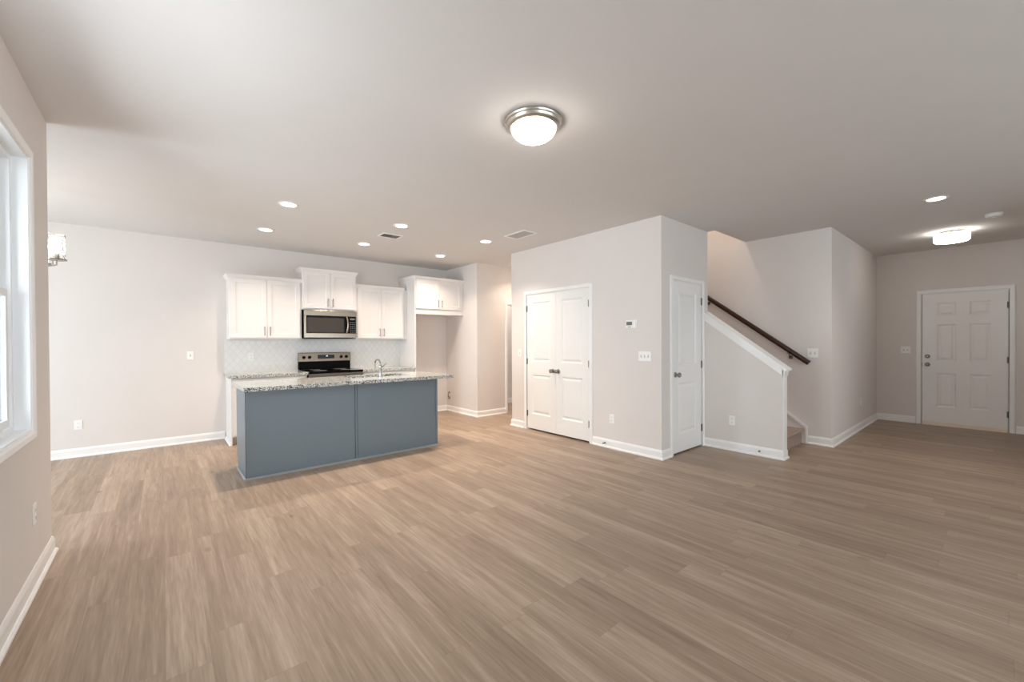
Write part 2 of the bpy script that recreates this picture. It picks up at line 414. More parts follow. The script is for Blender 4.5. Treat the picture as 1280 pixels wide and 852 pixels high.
struct('wall_right', wall(MB(), 'y', XB, XB + T, -3.2, -1.02, 0, H), WALL, 'right wall of the living room', 'wall')
struct('wall_behind', wall(MB(), 'x', -3.34, -3.2, XG - 0.14, XB + T, 0, H, [(0.0, 2.4, 0.5, 2.35), (3.1, 5.5, 0.5, 2.35)]), WALL, 'wall with two windows behind the viewer', 'wall')

# baseboards: (offset from wall, z)
BP = [(0, 0), (0.026, 0), (0.026, 0.012), (0.018, 0.022), (0.013, 0.024), (0.013, 0.082), (0.008, 0.098), (0.004, 0.106), (0, 0.106)]
def base(name, pts, side, label):
    mb = MB().sweep(pts, BP, lambda u, v, h: (u, v, h), side=side)
    struct(name, mb, TRIM, label, 'baseboard')
base('baseboard_left', [(XG, -3.2), (XG, YG), (-3.4, YG)], -1, 'white baseboard under the window on the left')
base('baseboard_kitchen', [(-3.4, YK), (0.662, YK)], -1, 'white baseboard on the wall left of the kitchen cabinets')
base('baseboard_alcove', [(3.31, YK), (XD, YK), (XD, YE), (4.91, YE)], -1, 'white baseboard in the refrigerator alcove and around its outer corner')
base('baseboard_pantry', [(5.2, YF), (XA, YF), (XA, DY1 + 0.06)], -1, 'white baseboard left of the double doors')
base('baseboard_pantry_right', [(XA, DY0 - 0.06), (XA, YA), (CX0 - 0.055, YA)], -1, 'white baseboard between the double doors and the closet door')
base('baseboard_knee', [(XK0, YA), (XK0, YKE), (XK1, YKE), (XK1, YKE + 0.05)], -1, 'white baseboard wrapping the sloped stair half wall')
base('baseboard_entry', [(XB, 1.62), (XB, YB), (XC, YB), (XC, FY1 + 0.075)], -1, 'white baseboard from the stairs round the corner to the front door')
base('baseboard_front', [(XC, FY0 - 0.07), (XC, -0.9)], -1, 'white baseboard right of the front door')
base('baseboard_bathroom', [(XD + T, 7.0), (XB + 0.4, 7.0)], -1, 'white baseboard inside the bathroom')

# ------------------------------------------------------------------ doors
CASE = [(0, 0), (0.0, 0.010), (0.008, 0.016), (0.040, 0.018), (0.052, 0.014), (0.056, 0.008), (0.056, 0)]
def casing(w, h, wid, parent, name='casing'):
    k = wid / 0.056
    prof = [(o * k, d) for o, d in CASE]
    mb = MB().sweep([(-0.006, 0), (-0.006, h + 0.006), (w + 0.006, h + 0.006), (w + 0.006, 0)], prof, lambda u, v, d: (u, -d, v), side=1)
    return mb.build(name, TRIM, parent)
def jamb(w, h, parent, depth=0.12):
    j = 0.004
    mb = MB().box(-0.006, j, 0.0, depth, 0, h).box(w - j, w + 0.006, 0.0, depth, 0, h).box(j, w - j, 0.0, depth, h - j, h + 0.006)
    mb.box(j, j + 0.010, 0.045, 0.058, 0, h - j).box(w - j - 0.010, w - j, 0.045, 0.058, 0, h - j).box(j, w - j, 0.045, 0.058, h - j - 0.010, h - j)
    return mb.build('jamb', TRIM, parent)
def leaf(x0, x1, z0, z1, panels, parent, name='door_leaf', y=0.003, th=0.035, label=None):
    xs = sorted({x0, x1} | {p[0] for p in panels} | {p[1] for p in panels})
    zs = sorted({z0, z1} | {p[2] for p in panels} | {p[3] for p in panels})
    mb = MB()
    for i in range(len(xs) - 1):
        for j in range(len(zs) - 1):
            cx, cz = (xs[i] + xs[i + 1]) / 2, (zs[j] + zs[j + 1]) / 2
            if any(p[0] < cx < p[1] and p[2] < cz < p[3] for p in panels): continue
            mb.add([(xs[i], y, zs[j]), (xs[i + 1], y, zs[j]), (xs[i + 1], y, zs[j + 1]), (xs[i], y, zs[j + 1])], [(0, 1, 2, 3)])
    for p in panels:
        rings = [(0, 0), (0.008, 0.005), (0.018, 0.013), (0.028, 0.013), (0.052, 0.003)]
        vs = []; fs = []
        for ins, d in rings:
            a, b, c, e = p[0] + ins, p[1] - ins, p[2] + ins, p[3] - ins
            vs += [(a, y + d, c), (b, y + d, c), (b, y + d, e), (a, y + d, e)]
        for r in range(len(rings) - 1):
            for k in range(4):
                fs.append((r * 4 + k, r * 4 + (k + 1) % 4, r * 4 + 4 + (k + 1) % 4, r * 4 + 4 + k))
        q = (len(rings) - 1) * 4; fs.append((q, q + 1, q + 2, q + 3)); mb.add(vs, fs)
    yb = y + th
    # edges split along the same grid so the slab is watertight
    for i in range(len(xs) - 1):
        for z in (z0, z1): mb.add([(xs[i], y, z), (xs[i + 1], y, z), (xs[i + 1], yb, z), (xs[i], yb, z)], [(0, 1, 2, 3)])
    for j in range(len(zs) - 1):
        for x in (x0, x1): mb.add([(x, y, zs[j]), (x, y, zs[j + 1]), (x, yb, zs[j + 1]), (x, yb, zs[j])], [(0, 1, 2, 3)])
    for i in range(len(xs) - 1):
        for j in range(len(zs) - 1):
            mb.add([(xs[i], yb, zs[j]), (xs[i + 1], yb, zs[j]), (xs[i + 1], yb, zs[j + 1]), (xs[i], yb, zs[j + 1])], [(0, 1, 2, 3)])
    me = mb.build(name, DOOR, parent)
    bm = bmesh.new(); bm.from_mesh(me.data); bmesh.ops.remove_doubles(bm, verts=bm.verts, dist=1e-5)
    bmesh.ops.recalc_face_normals(bm, faces=bm.faces); bm.to_mesh(me.data); bm.free()
    return me
def knob(x, z, parent, y=0.003):
    prof = [(0.0, 0.0), (0.031, 0.0), (0.032, -0.004), (0.026, -0.010), (0.013, -0.013), (0.010, -0.026), (0.014, -0.034), (0.025, -0.040),
            (0.029, -0.050), (0.027, -0.060), (0.018, -0.067), (0.0, -0.069)]
    return MB().lathe(prof, x, y, z, 24, 'y').build('door_knob', NICKEL, parent, smooth=True)
def hinge(x, z, parent):
    mb = MB().lathe([(0.0, -0.045), (0.0065, -0.045), (0.0065, 0.045), (0.0, 0.045)], x, -0.004, z, 12, 'z')
    mb.box(x - 0.012, x + 0.012, 0.0005, 0.002, z - 0.044, z + 0.044)
    return mb.build('hinge', DARKN, parent)

# double pantry doors (face -X). local x = DY1 - Y
dw = DY1 - DY0
d1 = thing('door_1', 'white double doors with two panels on each leaf', 'door', (XA, DY1, 0), FACE_X, kind='structure')
casing(dw, 2.04, 0.052, d1); jamb(dw, 2.04, d1)
mid = dw / 2
for a, b, hx, kx in ((0.006, mid - 0.0015, 0.004, mid - 0.052), (mid + 0.0015, dw - 0.006, dw - 0.004, mid + 0.052)):
    m0, m1 = (a + 0.088, b - 0.130) if hx < mid else (a + 0.130, b - 0.088)
    m0, m1 = a + 0.105, b - 0.105
    lf = leaf(a, b, 0.022, 2.035, [(m0, m1, 0.245, 0.842), (m0, m1, 1.035, 1.925)], d1)
    knob(kx, 0.914, lf)
    for hz in (0.247, 1.037, 1.835): hinge(hx, hz, lf)
# closet door (faces -Y)
cw = CX1 - CX0
d2 = thing('door_2', 'single white two-panel closet door beside the stairs', 'door', (CX0, YA, 0), 0, kind='structure')
casing(cw, 2.04, 0.050, d2); jamb(cw, 2.04, d2)
lf = leaf(0.006, cw - 0.006, 0.018, 2.035, [(0.135, cw - 0.135, 0.23, 0.838), (0.135, cw - 0.135, 1.045, 1.922)], d2)
knob(0.065, 0.938, lf)
for hz in (0.235, 1.037, 1.83): hinge(cw - 0.004, hz, lf)
# front door (faces -X). local x = FY1 - Y
fwd = FY1 - FY0
d3 = thing('door_3', 'white six-panel front door with deadbolt and knob', 'door', (XC, FY1, 0), FACE_X, kind='structure')
casing(fwd, 2.045, 0.060, d3); jamb(fwd, 2.045, d3, 0.14)
a0, a1, b0, b1 = 0.165, 0.370, 0.505, 0.720
pn = []
for z0_, z1_ in ((0.285, 0.815), (1.0, 1.572), (1.698, 1.905)):
    pn += [(a0, a1, z0_, z1_), (b0, b1, z0_, z1_)]
lf = leaf(0.006, fwd - 0.006, 0.048, 2.04, pn, d3, th=0.044)
knob(0.062, 0.945, lf)
MB().lathe([(0, 0), (0.031, 0), (0.031, -0.008), (0.024, -0.016), (0.010, -0.018), (0.0, -0.018)], 0.062, 0.003, 1.072, 24, 'y').box(0.056, 0.068, -0.030, -0.012, 1.060, 1.084).build('deadbolt', NICKEL, lf, smooth=True)
MB().box(-0.002, 0.004, -0.004, 0.002, 0.91, 0.97).build('strike_plate', NICKEL, d3)
for hz in (0.255, 1.037, 1.825): hinge(fwd - 0.004, hz, lf)
MB().prism([(-0.045, 0), (0.13, 0), (0.13, 0.030), (0.03, 0.047), (0.003, 0.047), (-0.030, 0.024), (-0.045, 0.006)], 'x', -0.05 + 0.056, fwd - 0.006).build('threshold', THRESH, d3)
# bathroom doorway (opening only; the door stands open inside)
d4 = thing('door_4', 'white-cased bathroom doorway behind the kitchen', 'door', (4.965, YE, 0), 0, kind='structure')
casing(0.775, 2.03, 0.052, d4); jamb(0.775, 2.03, d4)

# ------------------------------------------------------------------ window (faces +X). local x = Y - WY0
ww = WY1 - WY0
wn = thing('window_1', 'white double-hung window at the left edge', 'window', (XG, WY0, WZ0), FACE_PX, kind='structure')
wh = WZ1 - WZ0
prof = [(0, 0), (0, 0.012), (0.010, 0.018), (0.036, 0.019), (0.048, 0.012), (0.048, 0)]
MB().sweep([(0, 0), (0, wh), (ww, wh), (ww, 0)], prof, lambda u, v, d: (u, -d, v), closed=True, side=1).build('window_casing', TRIM, wn)
jb = MB(); e_ = 0.012
jb.box(-0.004, e_, -0.004, 0.10, 0, wh).box(ww - e_, ww + 0.004, -0.004, 0.10, 0, wh).box(e_, ww - e_, -0.004, 0.10, wh - e_, wh).box(e_, ww - e_, -0.004, 0.10, 0, e_)
jb.build('window_jamb', VINYL, wn)
MB().box(ww / 2 - 0.045, ww / 2 + 0.045, 0.0, 0.13, e_, wh - e_).build('mullion', VINYL, wn)
for x0, x1 in ((e_, ww / 2 - 0.045), (ww / 2 + 0.045, ww - e_)):
    f = MB(); zt = wh - e_
    f.box(x0, x0 + 0.028, 0.055, 0.13, e_, zt).box(x1 - 0.028, x1, 0.055, 0.13, e_, zt).box(x0 + 0.028, x1 - 0.028, 0.055, 0.13, e_, e_ + 0.028).box(x0 + 0.028, x1 - 0.028, 0.055, 0.13, zt - 0.028, zt)
    f.build('window_frame', VINYL, wn, bevel=0.002)
    for (y0, y1, z0, z1) in ((0.066, 0.092, e_ + 0.028, wh / 2 + 0.018), (0.096, 0.122, wh / 2 - 0.018, zt - 0.028)):
        a, b = x0 + 0.028, x1 - 0.028; s_ = 0.040
        s = MB().box(a, a + s_, y0, y1, z0, z1).box(b - s_, b, y0, y1, z0, z1).box(a + s_, b - s_, y0, y1, z0, z0 + s_).box(a + s_, b - s_, y0, y1, z1 - s_, z1)
        so = s.build('sash', VINYL, wn, bevel=0.002)
        MB().box(a + s_, b - s_, (y0 + y1) / 2 - 0.002, (y0 + y1) / 2 + 0.002, z0 + s_, z1 - s_).build('pane', PANE, so)
def plain_window(name, loc, rz, w_, h_, label, n=2):
    t = thing(name, label, 'window', loc, rz, kind='structure')
    MB().sweep([(0, 0), (0, h_), (w_, h_), (w_, 0)], prof, lambda u, v, d: (u, -d, v), closed=True, side=1).build('window_casing', TRIM, t)
    f = MB().box(0, 0.05, 0, 0.13, 0, h_).box(w_ - 0.05, w_, 0, 0.13, 0, h_).box(0.05, w_ - 0.05, 0, 0.13, 0, 0.05).box(0.05, w_ - 0.05, 0, 0.13, h_ - 0.05, h_)
    for i in range(1, n): f.box(w_ * i / n - 0.04, w_ * i / n + 0.04, 0, 0.13, 0.05, h_ - 0.05)
    fr = f.build('window_frame', VINYL, t)
    for i in range(n): MB().box(w_ * i / n + 0.04, w_ * (i + 1) / n - 0.04, 0.07, 0.074, 0.045, h_ - 0.045).build('pane', PANE, fr)
plain_window('window_2', (2.4, -3.2, 0.5), PI, 2.4, 1.85, 'wide twin window behind the viewer, nearer the window wall')
plain_window('window_3', (5.5, -3.2, 0.5), PI, 2.4, 1.85, 'wide twin window behind the viewer, farther from the window wall')
plain_window('window_4', (-3.4, 4.4, 0.03), FACE_PX, 2.0, 2.07, 'glazed patio door in the dining nook')

# ------------------------------------------------------------------ stairs
RISE, RUN, N0 = 0.19, 0.253, 1.665
st = MB()
for k in range(15):
    y0 = N0 + 0.02 + k * RUN; z = RISE * (k + 1)
    nose = [(y0, RISE * k), (y0 - 0.002, z - 0.055), (y0 - 0.022, z - 0.040), (y0 - 0.030, z - 0.020), (y0 - 0.022, z - 0.004), (y0 - 0.008, z),
            (y0 + RUN + 0.01, z), (y0 + RUN + 0.01, RISE * k)]
    st.prism(nose, 'x', XK1 + 0.001, XB - 0.021)
tag(st.build('staircase', CARPET), 'brown carpeted stairs rising behind the sloped half wall', 'stairs')
# skirt board on the wall
def sk(y): return 0.215 + SL * (y - 1.635)
pl = [(1.632, 0.0), (1.632, 0.215), (5.5, sk(5.5)), (5.5, sk(5.5) - 0.32), (1.90, 0.0)]
struct('trim_1', MB().prism(pl, 'x', XB - 0.020, XB), WALL, 'wall-coloured skirt board running up the wall beside the stairs', 'trim')
struct('trim_2', MB().prism([(1.622, 0.0), (1.622, 0.226), (5.5, sk(5.5) + 0.025), (5.5, sk(5.5) - 0.010), (1.644, 0.202), (1.644, 0.0)], 'x', XB - 0.028, XB - 0.018),
       TRIM, 'moulded top edge of the white stair skirt board', 'trim')
# sloped cap on the knee wall
cp = MB()
def slope(x0, x1, ya, yb, d0, d1):
    cp.prism([(ya, capz(ya) + d0), (yb, capz(yb) + d0), (yb, capz(yb) + d1), (ya, capz(ya) + d1)], 'x', x0, x1)
slope(XK0 - 0.030, XK1 + 0.030, YKE - 0.045, YA - 0.001, 0.0, 0.022)
slope(XK0 - 0.020, XK0, YKE - 0.012, YA - 0.001, -0.018, 0.0)
slope(XK0 - 0.012, XK0, YKE - 0.008, YA - 0.001, -0.085, -0.018)
slope(XK1, XK1 + 0.012, YKE - 0.008, YA - 0.001, -0.085, 0.0)
cp.prism([(YKE - 0.014, capz(YKE) - 0.095), (YKE, capz(YKE) - 0.085), (YKE, capz(YKE)), (YKE - 0.030, capz(YKE) - 0.022)], 'x', XK0 - 0.012, XK1 + 0.012)
struct('trim_3', cp, TRIM, 'white moulded cap sloping down the stair half wall', 'trim')
struct('trim_4', MB().box(XK0 + 0.012, XK1, YKE - 0.008, YKE, 0.10, capz(YKE) - 0.09), TRIM, 'white end board of the stair half wall', 'trim')

# handrail
hr = thing('handrail', 'dark-stained wooden handrail on the stair wall', 'handrail', (XB - 0.075, 1.6, 1.052))
P0 = Vector((XB - 0.075, 1.6, 1.052)); sl = 0.735
ang = math.atan(sl); L_ = 3.6
D = Vector((0, math.cos(ang), math.sin(ang))); Nn = Vector((0, -math.sin(ang), math.cos(ang)))
sec = [(-0.020, -0.030), (0.020, -0.030), (0.027, -0.008), (0.028, 0.010), (0.020, 0.024), (0.008, 0.030), (-0.008, 0.030), (-0.020, 0.024), (-0.028, 0.010), (-0.027, -0.008)]
vs = []
for tt in (-0.012, L_):
    for a, b in sec: vs.append(D * tt + Vector((a, 0, 0)) + Nn * b)
n = len(sec)
MB().add(vs, [tuple(range(n)), tuple(range(2 * n - 1, n - 1, -1))] + [(i, (i + 1) % n, n + (i + 1) % n, n + i) for i in range(n)]).build('rail', DWOOD, hr, smooth=True)
for tt in (0.26, 1.6, 3.0):
    q = D * tt
    b = MB().tube([q + Vector((0, 0, -0.034)), q + Vector((0.004, 0, -0.060)), q + Vector((0.03, 0, -0.088)), q + Vector((0.068, 0, -0.095))], 0.006, 10)
    b.lathe([(0.0, 0.062), (0.024, 0.062), (0.026, 0.070), (0.024, 0.075), (0, 0.075)], q.x, q.y, q.z - 0.095, 20, 'x')
    b.box(q.x - 0.012, q.x + 0.012, q.y - 0.025, q.y + 0.025, q.z - 0.040, q.z - 0.033)
    b.build('bracket', DARKN, hr, smooth=True)

# ------------------------------------------------------------------ kitchen cabinets
def shaker(x0, x1, z0, z1, y, parent, name='cabinet_door', st_=0.055, pull=None, th=0.020, mat=None):
    mb = MB()
    yf = y - th
    rings = [(0, 0.0015), (0.0015, 0), (st_, 0), (st_ + 0.005, 0.008)]
    vs = [];
    for ins, d in rings: vs += [(x0 + ins, yf + d, z0 + ins), (x1 - ins, yf + d, z0 + ins), (x1 - ins, yf + d, z1 - ins), (x0 + ins, yf + d, z1 - ins)]
    vs += [(x0, y, z0), (x1, y, z0), (x1, y, z1), (x0, y, z1)]
    fs = []
    for r in range(3):
        for k in range(4): fs.append((r * 4 + k, r * 4 + (k + 1) % 4, r * 4 + 4 + (k + 1) % 4, r * 4 + 4 + k))
    fs.append((12, 13, 14, 15)); fs.append((19, 18, 17, 16))
    for k in range(4): fs.append((16 + k, 16 + (k + 1) % 4, (k + 1) % 4, k))
    mb.add(vs, fs); d = mb.build(name, mat or CAB, parent)
    if pull:
        px, pz, hor = pull
        L2 = 0.064
        if hor: pts = [(px - L2, yf - 0.028, pz), (px + L2, yf - 0.028, pz)]; posts = [(px - 0.05, pz), (px + 0.05, pz)]
        else: pts = [(px, yf - 0.028, pz - L2), (px, yf - 0.028, pz + L2)]; posts = [(px, pz - 0.05), (px, pz + 0.05)]
        h = MB().tube(pts, 0.0055, 12)
        for a, b in posts: h.tube([(a, yf, b), (a, yf - 0.028, b)], 0.004, 8)
        h.build('cabinet_pull', NICKEL, d, smooth=True)
    return d
def crown(x0, x1, yf, yb, zt, parent, left=True, right=True, h=0.038, out=0.032):
    # path runs from the wall along the left side, over the front and back along the right side
    pr = [(0, -0.020), (0.006, -0.020), (0.010, -0.010), (0.020, 0.010), (0.026, 0.020), (out, 0.026), (out, h), (0, h)]
    path = []
    if left: path.append((x0, yb))
    path += [(x0, yf), (x1, yf)]
    if right: path.append((x1, yb))
    return MB().sweep(path, [(o, zt + q) for o, q in pr], lambda u, v, q: (u, v, q), side=-1).build('crown_moulding', CAB, parent)
def upper(name, label, x0, x1, yf, z0, z1, group=None, dz0=None, left=True, right=True, yb=YK - 0.001, pz=None, extra_r=0.0):
    # yf: front of the face frame; doors sit in front of it
    t = thing(name, label, 'cabinet', (x0, yf, z0), group=group)
    X = lambda v: v - x0
    mb = MB(); w_ = x1 - x0; d_ = yb - yf; h_ = z1 - z0
    mb.box(0, w_, 0.019, d_, 0.018, h_).box(0, 0.018, 0.019, d_, 0, 0.018).box(w_ - 0.018, w_, 0.019, d_, 0, 0.018)
    mb.build('carcass', CAB, t)
    fb = (dz0 - z0) if dz0 else 0.030
    ff = MB().box(0, 0.034, 0, 0.019, 0, h_).box(w_ - 0.034 - extra_r, w_, 0, 0.019, 0, h_).box(0.034, w_ - 0.034 - extra_r, 0, 0.019, 0, fb + 0.01).box(0.034, w_ - 0.034 - extra_r, 0, 0.019, h_ - 0.04, h_)
    ff.build('face_frame', CAB, t, bevel=0.001)
    dx0, dx1 = 0.022, w_ - 0.022 - extra_r; m = (dx0 + dx1) / 2
    dzb, dzt = fb - 0.008, h_ - 0.022
    for a, b, px in ((dx0, m - 0.002, m - 0.035), (m + 0.002, dx1, m + 0.035)):
        shaker(a, b, dzb, dzt, -0.001, t, pull=(px, dzb + 0.095, False))
    crown(0, w_, 0, d_, h_ - 0.002, t, left, right)
    return t
ZB = 1.388
UF = 6.745
upper('wall_cabinet', 'white two-door wall cabinet left of the microwave', 0.690, 1.590, UF, ZB, 2.245, 'white wall cabinets')
upper('wall_cabinet', 'short raised white cabinet above the microwave', 1.592, 2.395, UF - 0.02, 1.835, 2.425, 'white wall cabinets')
upper('wall_cabinet', 'white two-door wall cabinet between the microwave and the refrigerator alcove', 2.397, 3.235, UF, ZB, 2.245, 'white wall cabinets', right=False)
# refrigerator surround: tall side panel + deep cabinet
FX0, FX1, FYF = 3.285, XD - 0.002, 6.45
t = upper('refrigerator_cabinet', 'white cabinet over the empty refrigerator alcove with a tall side panel', FX0, FX1, FYF, 1.822, 2.435, dz0=1.925, right=False, extra_r=0.03)
MB().box(0.0, 0.020, 0.0, YK - 0.001 - FYF, -1.822, -0.0005).build('side_panel', CAB, t)
MB().box(3.237 - FX0, -0.001, UF - FYF, UF - FYF + 0.018, ZB - 1.822, 2.245 - 1.822).build('filler_strip', CAB, t)

def base_cab(name, label, x0, x1, group, left_panel=False):
    YFb = 6.465
    t = thing(name, label, 'cabinet', (x0, YFb, 0), group=group)
    w_ = x1 - x0; d_ = YK - 0.001 - YFb
    MB().box(0, w_, 0.0, d_, 0.105, 0.876).build('carcass', CAB, t)
    MB().box(0.012 if left_panel else 0, w_, 0.075, d_, 0, 0.105).build('toe_kick', CAB, t)
    if left_panel:
        MB().box(-0.012, 0, 0.0, d_, 0.105, 0.876).box(-0.012, 0, 0.0, d_, 0, 0.105).build('side_panel', CAB, t)
        MB().sweep([(-0.012, d_), (-0.012, -0.001)], BP, lambda u, v, h: (u, v, min(h, 0.1) * 0.2 if False else h * 0.22), side=-1).build('shoe_moulding', TRIM, t)
    n = 2; dwid = (w_ - 0.044) / n
    for i in range(n):
        a = 0.022 + i * dwid + 0.002; b = 0.022 + (i + 1) * dwid - 0.002
        px = b - 0.035 if i == 0 else a + 0.035
        shaker(a, b, 0.125, 0.675, -0.001, t, pull=(px, 0.58, False))
    shaker(0.024, w_ - 0.024, 0.695, 0.855, -0.001, t, name='drawer_front', st_=0.04, pull=(w_ / 2, 0.775, True))
    return t
base_cab('base_cabinet', 'white base cabinet left of the range with a plain end panel', 0.690, 1.590, 'white base cabinets', True)
base_cab('base_cabinet', 'white base cabinet right of the range, ending at the tall panel', 2.390, 3.283, 'white base cabinets')
def slab(name, label, x0, x1, y0, y1, hole=None):
    mb = MB()
    if hole:
        a, b, c, d = hole
        mb.box(x0, x1, y0, c, 0.8765, 0.914).box(x0, x1, d, y1, 0.8765, 0.914).box(x0, a, c, d, 0.8765, 0.914).box(b, x1, c, d, 0.8765, 0.914)
    else: mb.box(x0, x1, y0, y1, 0.8765, 0.914)
    loc = ((x0 + x1) / 2, (y0 + y1) / 2, 0.8765)
    o = at(mb, name, GRAN, loc); return tag(o, label, 'countertop')
slab('countertop', 'speckled granite countertop left of the range', 0.655, 1.598, 6.425, YK - 0.011)
slab('countertop', 'speckled granite countertop right of the range', 2.382, 3.283, 6.425, YK - 0.011)
bk = MB().box(0.668, 3.284, YK - 0.010, YK - 0.0005, 0.914, 1.388)
tag(at(bk, 'backsplash', TILE, (2.0, YK - 0.005, 0.914)), 'pale mosaic tile backsplash between the counters and wall cabinets', 'backsplash')

# ------------------------------------------------------------------ island
IX0, IX1, IY0, IY1 = 0.612, 2.722, 4.735, 5.375
isl = thing('kitchen_island', 'slate blue kitchen island with a plain panelled back', 'island', (IX0, IY0, 0))
wI, dI = IX1 - IX0, IY1 - IY0
MB().box(0.020, wI - 0.020, 0.018, dI - 0.02, 0.105, 0.876 - 0.2).box(0.020, wI - 0.020, 0.018, 0.07, 0.676, 0.876).box(0.020, wI - 0.020, dI - 0.06, dI - 0.02, 0.676, 0.876).box(0.02, 0.9, 0.07, dI - 0.06, 0.676, 0.876).box(1.98, wI - 0.02, 0.07, dI - 0.06, 0.676, 0.876).build('carcass', ISL, isl)
MB().box(0.020, wI - 0.020, 0.018, dI - 0.095, 0, 0.105).build('toe_kick', ISL, isl)
MB().box(0.0, 0.020, 0.0, dI, 0.105, 0.876).box(0.0, 0.020, 0.0, dI - 0.075, 0.0, 0.105).build('end_panel', ISL, isl, bevel=0.001)
MB().box(wI - 0.020, wI, 0.0, dI, 0.105, 0.876).box(wI - 0.020, wI, 0.0, dI - 0.075, 0.0, 0.105).build('end_panel', ISL, isl, bevel=0.001)
sx = 1.060
MB().box(0.021, sx - 0.009, 0.006, 0.0175, 0, 0.876).build('back_panel', ISL, isl)
MB().box(sx + 0.024, wI - 0.021, 0.006, 0.0175, 0, 0.876).build('back_panel', ISL, isl)
MB().box(sx - 0.003, sx + 0.018, 0.002, 0.0175, 0, 0.876).build('batten', ISL, isl, bevel=0.001)
MB().box(-0.003, 0.022, -0.003, 0.006, 0, 0.876).box(-0.003, -0.0005, -0.003, 0.045, 0, 0.876).build('corner_trim', ISL, isl)
MB().box(wI - 0.022, wI + 0.003, -0.003, 0.006, 0, 0.876).build('corner_trim', ISL, isl)
SP = [(0, 0), (0.014, 0), (0.014, 0.010), (0.008, 0.018), (0, 0.020)]
SHOE = paint('shoe moulding paint with painted light', srgb(150, 152, 154), 0.4)  # island paint made paler, light from above put into the colour
MB().sweep([(-0.003, dI - 0.075), (-0.003, -0.003), (wI + 0.003, -0.003), (wI + 0.003, dI - 0.075)], SP, lambda u, v, h: (u, v, h), side=-1).build('shoe_moulding', SHOE, isl)
for a, b in ((0.03, 0.49), (0.49, 0.92), (1.40, 1.86), (1.86, 2.08)):
    d = shaker(-b, -a, 0.125, 0.855, 0, isl, mat=ISL)
    d.rotation_euler = (0, 0, PI); d.location = (0, dI - 0.019, 0)
SKX0, SKX1, SKY0, SKY1 = 1.72, 2.44, 4.955, 5.335
slab('countertop', 'speckled granite top of the blue island with the sink cut into it', 0.578, 2.862, 4.565, 5.405, (SKX0, SKX1, SKY0, SKY1))
sk_ = thing('sink', 'stainless double bowl sink set in the island top', 'sink', ((SKX0 + SKX1) / 2, (SKY0 + SKY1) / 2, 0.70))
for a, b in ((-0.372, -0.012), (0.012, 0.372)):
    hy = (SKY1 - SKY0) / 2 + 0.012; m = MB(); zt, zb, q = 0.1755, 0.0, 0.003
    m.box(a, b, -hy, hy, zb, zb + q).box(a, a + q, -hy, hy, zb + q, zt).box(b - q, b, -hy, hy, zb + q, zt).box(a + q, b - q, -hy, -hy + q, zb + q, zt).box(a + q, b - q, hy - q, hy, zb + q, zt)
    bo = m.build('sink_bowl', STEEL, sk_)
    MB().lathe([(0, 0.003), (0.045, 0.003), (0.045, 0.006), (0.0, 0.0065)], (a + b) / 2, 0, 0, 20).build('drain', CHROME, bo)
MB().box(-0.012, 0.012, -0.2, 0.2, 0.10, 0.160).build('divider', STEEL, sk_)
fc = thing('faucet', 'small chrome faucet standing on the island beside the sink', 'faucet', (2.035, 4.905, 0.914))
MB().lathe([(0, 0), (0.027, 0), (0.027, 0.006), (0.016, 0.014), (0.013, 0.10), (0.016, 0.112), (0.016, 0.135), (0.010, 0.150), (0, 0.152)], 0, 0, 0, 24).build('faucet_body', CHROME, fc, smooth=True)
arc = [(0, 0.0, 0.13)] + [(0, 0.085 - 0.085 * math.cos(a), 0.150 + 0.060 * math.sin(a)) for a in [PI * k / 10 for k in range(10)]] + [(0, 0.175, 0.125), (0, 0.178, 0.10)]
MB().tube(arc, [0.0085] * 11 + [0.011, 0.011], 14).build('spout', CHROME, fc, smooth=True)
MB().tube([(0.018, 0, 0.122), (0.035, 0.0, 0.13), (0.075, -0.004, 0.165)], [0.008, 0.007, 0.005], 10).build('lever', CHROME, fc, smooth=True)

# ------------------------------------------------------------------ range
RX0, RX1, RYF = 1.601, 2.379, 6.425
rg = thing('range', 'stainless and black electric range with a raised control panel', 'stove', (RX0, RYF, 0))
rw, rd = RX1 - RX0, YK - 0.012 - RYF
MB().box(0, rw, 0.03, rd, 0.03, 0.8875).build('body', BLACK, rg)
MB().box(0.0, rw, -0.030, rd - 0.06, 0.888, 0.920).build('cooktop', BLACKG, rg, bevel=0.003)
for cx, cy, r in ((0.2, 0.16, 0.095), (0.57, 0.16, 0.075), (0.2, 0.42, 0.075), (0.57, 0.42, 0.095)):
    MB().lathe([(r, 0.9202), (r + 0.003, 0.9202), (r + 0.003, 0.9206), (r, 0.9206)], cx, cy, 0, 40).build('burner_ring', GREYL, rg)
MB().box(0.004, rw - 0.004, -0.022, 0.029, 0.225, 0.775).build('oven_door', STEEL, rg, bevel=0.003)
MB().box(0.09, rw - 0.09, -0.0235, -0.022, 0.33, 0.64).build('oven_window', BLACKG, rg)
MB().box(0.004, rw - 0.004, -0.020, 0.029, 0.785, 0.8875).build('front_rail', STEEL, rg, bevel=0.003)
MB().tube([(0.06, -0.070, 0.735), (rw - 0.06, -0.070, 0.735)], 0.013, 14).tube([(0.09, -0.022, 0.735), (0.09, -0.07, 0.735)], 0.009, 10).tube([(rw - 0.09, -0.022, 0.735), (rw - 0.09, -0.07, 0.735)], 0.009, 10).build('oven_handle', STEEL, rg, smooth=True)
MB().box(0.004, rw - 0.004, -0.018, 0.029, 0.05, 0.215).build('storage_drawer', STEEL, rg, bevel=0.003)
MB().box(0.0, rw, rd - 0.060, rd, 0.9205, 1.045).build('backguard', BLACK, rg)
cpn = MB().prism([(rd - 0.085, 1.045), (rd, 1.045), (rd, 1.182), (rd - 0.060, 1.182), (rd - 0.070, 1.175)], 'x', -0.002, rw + 0.002).build('control_panel', STEEL, rg, bevel=0.002)
yc = rd - 0.085
